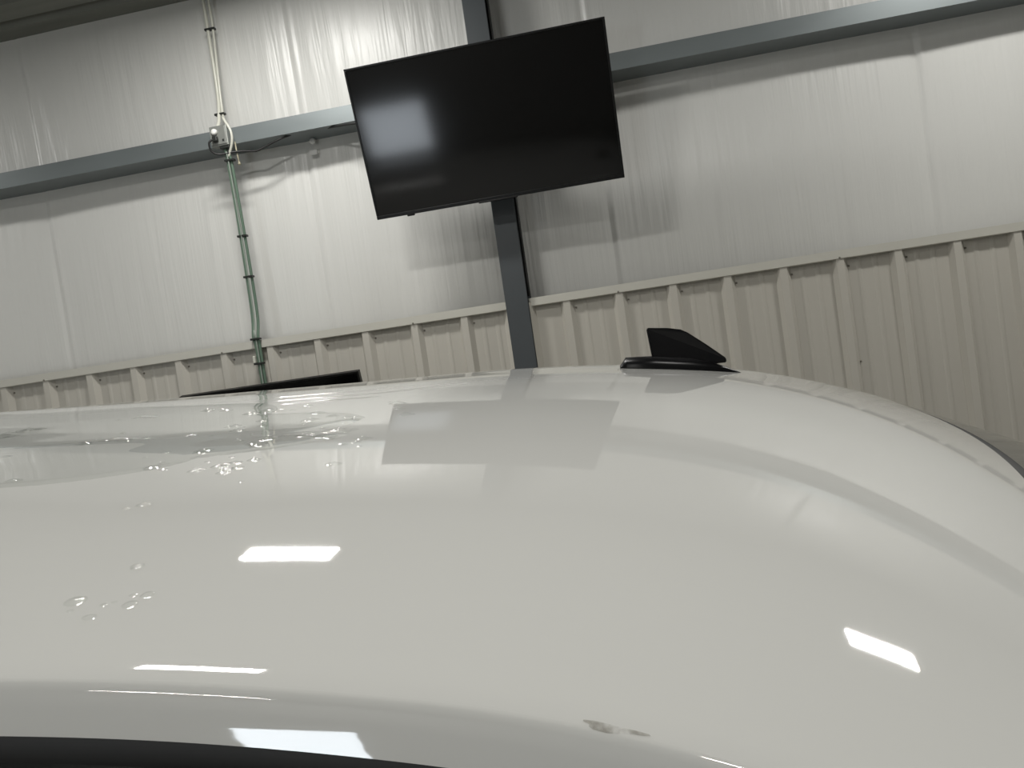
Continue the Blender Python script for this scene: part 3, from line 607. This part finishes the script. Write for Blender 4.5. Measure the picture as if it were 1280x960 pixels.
# shark-fin antenna: base pad and fin
def antenna():
    AX, AY = 0.006, 1.128
    L = 0.168
    t = empty('antenna'); t.parent = car; t.location = Vector((AX, AY, 0)) + OFF
    # base: long low pad, blunt at the rear (left), thin tongue at the front (right)
    st = [(0.0, 0.010, 0.0035), (0.004, 0.017, 0.0085), (0.010, 0.021, 0.0160), (0.05, 0.024, 0.0185), (0.10, 0.022, 0.0175), (0.13, 0.016, 0.0135), (0.15, 0.009, 0.0075), (0.162, 0.005, 0.0035), (L, 0.002, 0.0012)]
    V = []; F = []; m = 12
    for x, hw_, hh in st:
        zb = float(skin(np.array(AX + x), np.array(AY))) + CAMZ
        for k in range(m + 1):
            a = math.pi * k / m; ca = math.cos(a)
            yy = hw_ * math.copysign(abs(ca) ** 0.7, ca)
            zr = float(skin(np.array(AX + x), np.array(AY + yy))) + CAMZ
            V.append((x, yy, max(zr - 0.001, zr + 0 * zb) - 0.001 + (hh) * math.sin(a) ** 0.6))
    n = m + 1
    for i in range(len(st) - 1):
        for k in range(m): F.append((i * n + k, i * n + k + 1, (i + 1) * n + k + 1, (i + 1) * n + k))
    F.append(tuple(range(n))); F.append(tuple(range((len(st) - 1) * n + n - 1, (len(st) - 1) * n - 1, -1)))
    link('base_pad', mesh('base_pad', V, F), M['antenna'], t, True)
    z0 = float(skin(np.array(AX + 0.05), np.array(AY))) + CAMZ
    out = [(0.0475, 0.010), (0.0445, 0.0575), (0.046, 0.059), (0.075, 0.0545), (0.092, 0.050), (0.101, 0.0445), (0.124, 0.0245), (0.150, 0.0005), (0.150, -0.006), (0.09, -0.004), (0.05, -0.004)]
    V = []; F = []; k = len(out)
    for sgn in (-1, 1):
        for (x, z) in out:
            th = 0.0095 * (1 - 0.72 * max(0, min(1, (z - 0.01) / 0.05))) * (1 if x < 0.11 else max(0.25, 1 - (x - 0.11) / 0.05))
            V.append((x, sgn * th, z0 + z))
    F.append(tuple(range(k))); F.append(tuple(range(2 * k - 1, k - 1, -1)))
    for i in range(k): F.append((i, k + i, k + (i + 1) % k, (i + 1) % k))
    me = mesh('fin', V, F); bm = bmesh.new(); bm.from_mesh(me); bmesh.ops.recalc_face_normals(bm, faces=bm.faces)
    bmesh.ops.bevel(bm, geom=[e for e in bm.edges if len(e.link_faces) == 2 and e.calc_face_angle(0) > 0.5], offset=0.0012, segments=2, affect='EDGES')
    bm.to_mesh(me); bm.free(); link('fin', me, M['antenna'], t)
antenna()
# small dirt smudge on the rolled edge
def smudge(cx_, cy_, lx, ly, rot):
    V = []; nr, na = 5, 18
    V.append((cx_, cy_))
    for i in range(1, nr + 1):
        for k in range(na):
            a = 2 * math.pi * k / na; rr = i / nr * (1 + 0.25 * math.sin(3 * a + 1) * (i / nr))
            dx, dy = lx * rr * math.cos(a), ly * rr * math.sin(a)
            V.append((cx_ + dx * math.cos(rot) - dy * math.sin(rot), cy_ + dx * math.sin(rot) + dy * math.cos(rot)))
    V = np.array(V); z = skin(V[:, 0], V[:, 1]) + CAMZ + 0.0004
    F = [(0, 1 + k, 1 + (k + 1) % na) for k in range(na)]
    for i in range(nr - 1):
        for k in range(na): F.append((1 + i * na + k, 1 + (i + 1) * na + k, 1 + (i + 1) * na + (k + 1) % na, 1 + i * na + (k + 1) % na))
    o = carlink('dirt_smudge', np.column_stack([V, z]), F, M['dirt']); o['label'] = 'brownish dirt smudge'
smudge(-0.019, 0.2698, 0.011, 0.0016, -0.12)

# ------------------------------------------------------------------ water on the roof
DROPS = [[-0.4448, 0.788], [-0.4221, 0.7855], [-0.3785, 0.7502], [-0.375, 0.7539], [-0.3407, 0.7001], [-0.3661, 0.7709], [-0.3642, 0.7552], [-0.3595, 0.6822], [-0.3459, 0.6579], [-0.329, 0.6746], [-0.2981, 0.7297], [-0.2894, 0.6904], [-0.273, 0.7057], [-0.2558, 0.6973], [-0.2442, 0.6906], [-0.3289, 0.7841], [-0.3034, 0.5985], [-0.301, 0.6117], [-0.2976, 0.6167], [-0.2962, 0.592], [-0.2705, 0.6201], [-0.265, 0.6278], [-0.2608, 0.63], [-0.2517, 0.6342], [-0.2467, 0.6363], [-0.2424, 0.6386], [-0.2422, 0.612], [-0.2294, 0.6361], [-0.2426, 0.6092], [-0.2511, 0.6136], [-0.2099, 0.6012], [-0.2125, 0.5885], [-0.3386, 0.5843], [-0.338, 0.5768], [-0.3133, 0.5233], [-0.3108, 0.5269], [-0.2963, 0.5389], [-0.2903, 0.5422], [-0.2891, 0.5259], [-0.2815, 0.5269], [-0.2873, 0.5161], [-0.2991, 0.5332], [-0.2779, 0.5468], [-0.209, 0.5278], [-0.4809, 0.6342], [-0.4766, 0.6305], [-0.466, 0.641], [-0.4574, 0.6457], [-0.446, 0.6404], [-0.4257, 0.6427], [-0.371, 0.5823], [-0.513, 0.7622], [-0.5097, 0.7716], [-0.4982, 0.7681], [-0.4486, 0.7951], [-0.5931, 0.6829], [-0.6095, 0.6972], [-0.6052, 0.7048], [-0.6071, 0.7137], [-0.6028, 0.7173], [-0.5933, 0.7156], [-0.6068, 0.6888], [-0.5921, 0.7197], [-0.5986, 0.6761], [-0.4545, 0.5178], [-0.355, 0.5371], [-0.31, 0.4544], [-0.2127, 0.7279], [-0.225, 0.7644], [-0.198, 0.6955], [-0.2604, 0.3682], [-0.2374, 0.34], [-0.2416, 0.3319], [-0.2722, 0.3354], [-0.2558, 0.322], [-0.3839, 0.6468]]
def water_film():
    """thin rippled sheet of water left of the television's reflection"""
    nx, ny = 150, 120
    xs = np.linspace(-1.25, -0.165, nx); ys = np.linspace(0.44, 1.02, ny)
    X, Y = np.meshgrid(xs, ys, indexing='ij')
    # soft-edged outline: a few overlapping lobes
    m = np.zeros_like(X)
    for cx_, cy_, rx, ry, an in ((-0.70, 0.73, 0.36, 0.16, 0.1), (-0.40, 0.66, 0.17, 0.08, 0.2), (-0.46, 0.555, 0.13, 0.055, 0.1), (-0.95, 0.78, 0.30, 0.14, 0.0), (-0.31, 0.60, 0.09, 0.03, 0.3)):
        dx, dy = X - cx_, Y - cy_; c, s = math.cos(an), math.sin(an)
        m = np.maximum(m, 1 - ((dx * c + dy * s) / rx) ** 2 - ((-dx * s + dy * c) / ry) ** 2)
    wob = 0.10 * np.sin(X * 31 + 2 * np.sin(Y * 17)) + 0.08 * np.sin(Y * 43 + X * 12)
    e = np.clip((m + wob * 0.35) / 0.30, 0, 1); e = e * e * (3 - 2 * e)
    rip = 0.00034 * np.sin(Y * 40 + 2.2 * np.sin(X * 6.0) + 2) + 0.00022 * np.sin(X * 14 + Y * 24) + 0.00007 * np.sin(Y * 88 - X * 18)
    z = skin(X, Y) + CAMZ + e * (0.0013 + rip) - 0.0002
    keep = (e > 0.0)
    idx = np.arange(nx * ny).reshape(nx, ny); F = []
    for i in range(nx - 1):
        for j in range(ny - 1):
            if keep[i, j] or keep[i + 1, j] or keep[i + 1, j + 1] or keep[i, j + 1]:
                F.append((int(idx[i, j]), int(idx[i + 1, j]), int(idx[i + 1, j + 1]), int(idx[i, j + 1])))
    used = sorted({a for f in F for a in f}); mp = {a: b for b, a in enumerate(used)}
    V = np.stack([X, Y, z], -1).reshape(-1, 3)[used]
    o = link('water_film', mesh('water_film', V, [tuple(mp[a] for a in f) for f in F]), M['water'], None, True)
    tag(o, 'thin rippled film of clear water lying on the white roof', 'water', kind='stuff')
water_film()
def droplets():
    V = []; F = []; r = random.Random(3)
    spots = [(x, y, 1.0) for x, y in DROPS]
    for x, y in DROPS:
        for _ in range(1): spots.append((x + r.gauss(0, 0.012), y + r.gauss(0, 0.012), 0.5))
    for (x, y, sc) in spots:
        if y < 0.29: continue
        a = r.uniform(0.0042, 0.0080) * sc * (0.3 + 0.95 * y); b = a * r.uniform(0.8, 1.2); h = a * r.uniform(0.27, 0.33)
        b0 = len(V); m, n = 6, 14
        for i in range(m):
            rr = 1 - i / m
            for k in range(n):
                an = 2 * math.pi * k / n; px, py = x + a * rr * math.cos(an) * 1.25, y + b * rr * math.sin(an)
                V.append((px, py, float(skin(np.array(px), np.array(py))) + CAMZ + h * math.cos(math.pi * rr / 2) ** 2 + 0.0007))
        V.append((x, y, float(skin(np.array(x), np.array(y))) + CAMZ + h + 0.0007))
        for i in range(m - 1):
            for k in range(n): F.append((b0 + i * n + k, b0 + i * n + (k + 1) % n, b0 + (i + 1) * n + (k + 1) % n, b0 + (i + 1) * n + k))
        for k in range(n): F.append((b0 + (m - 1) * n + k, b0 + (m - 1) * n + (k + 1) % n, b0 + m * n))
    o = link('water_droplets', mesh('water_droplets', V, F), M['water'], None, True)
    tag(o, 'scattered clear water droplets sparkling on the white roof', 'water', kind='stuff')
droplets()
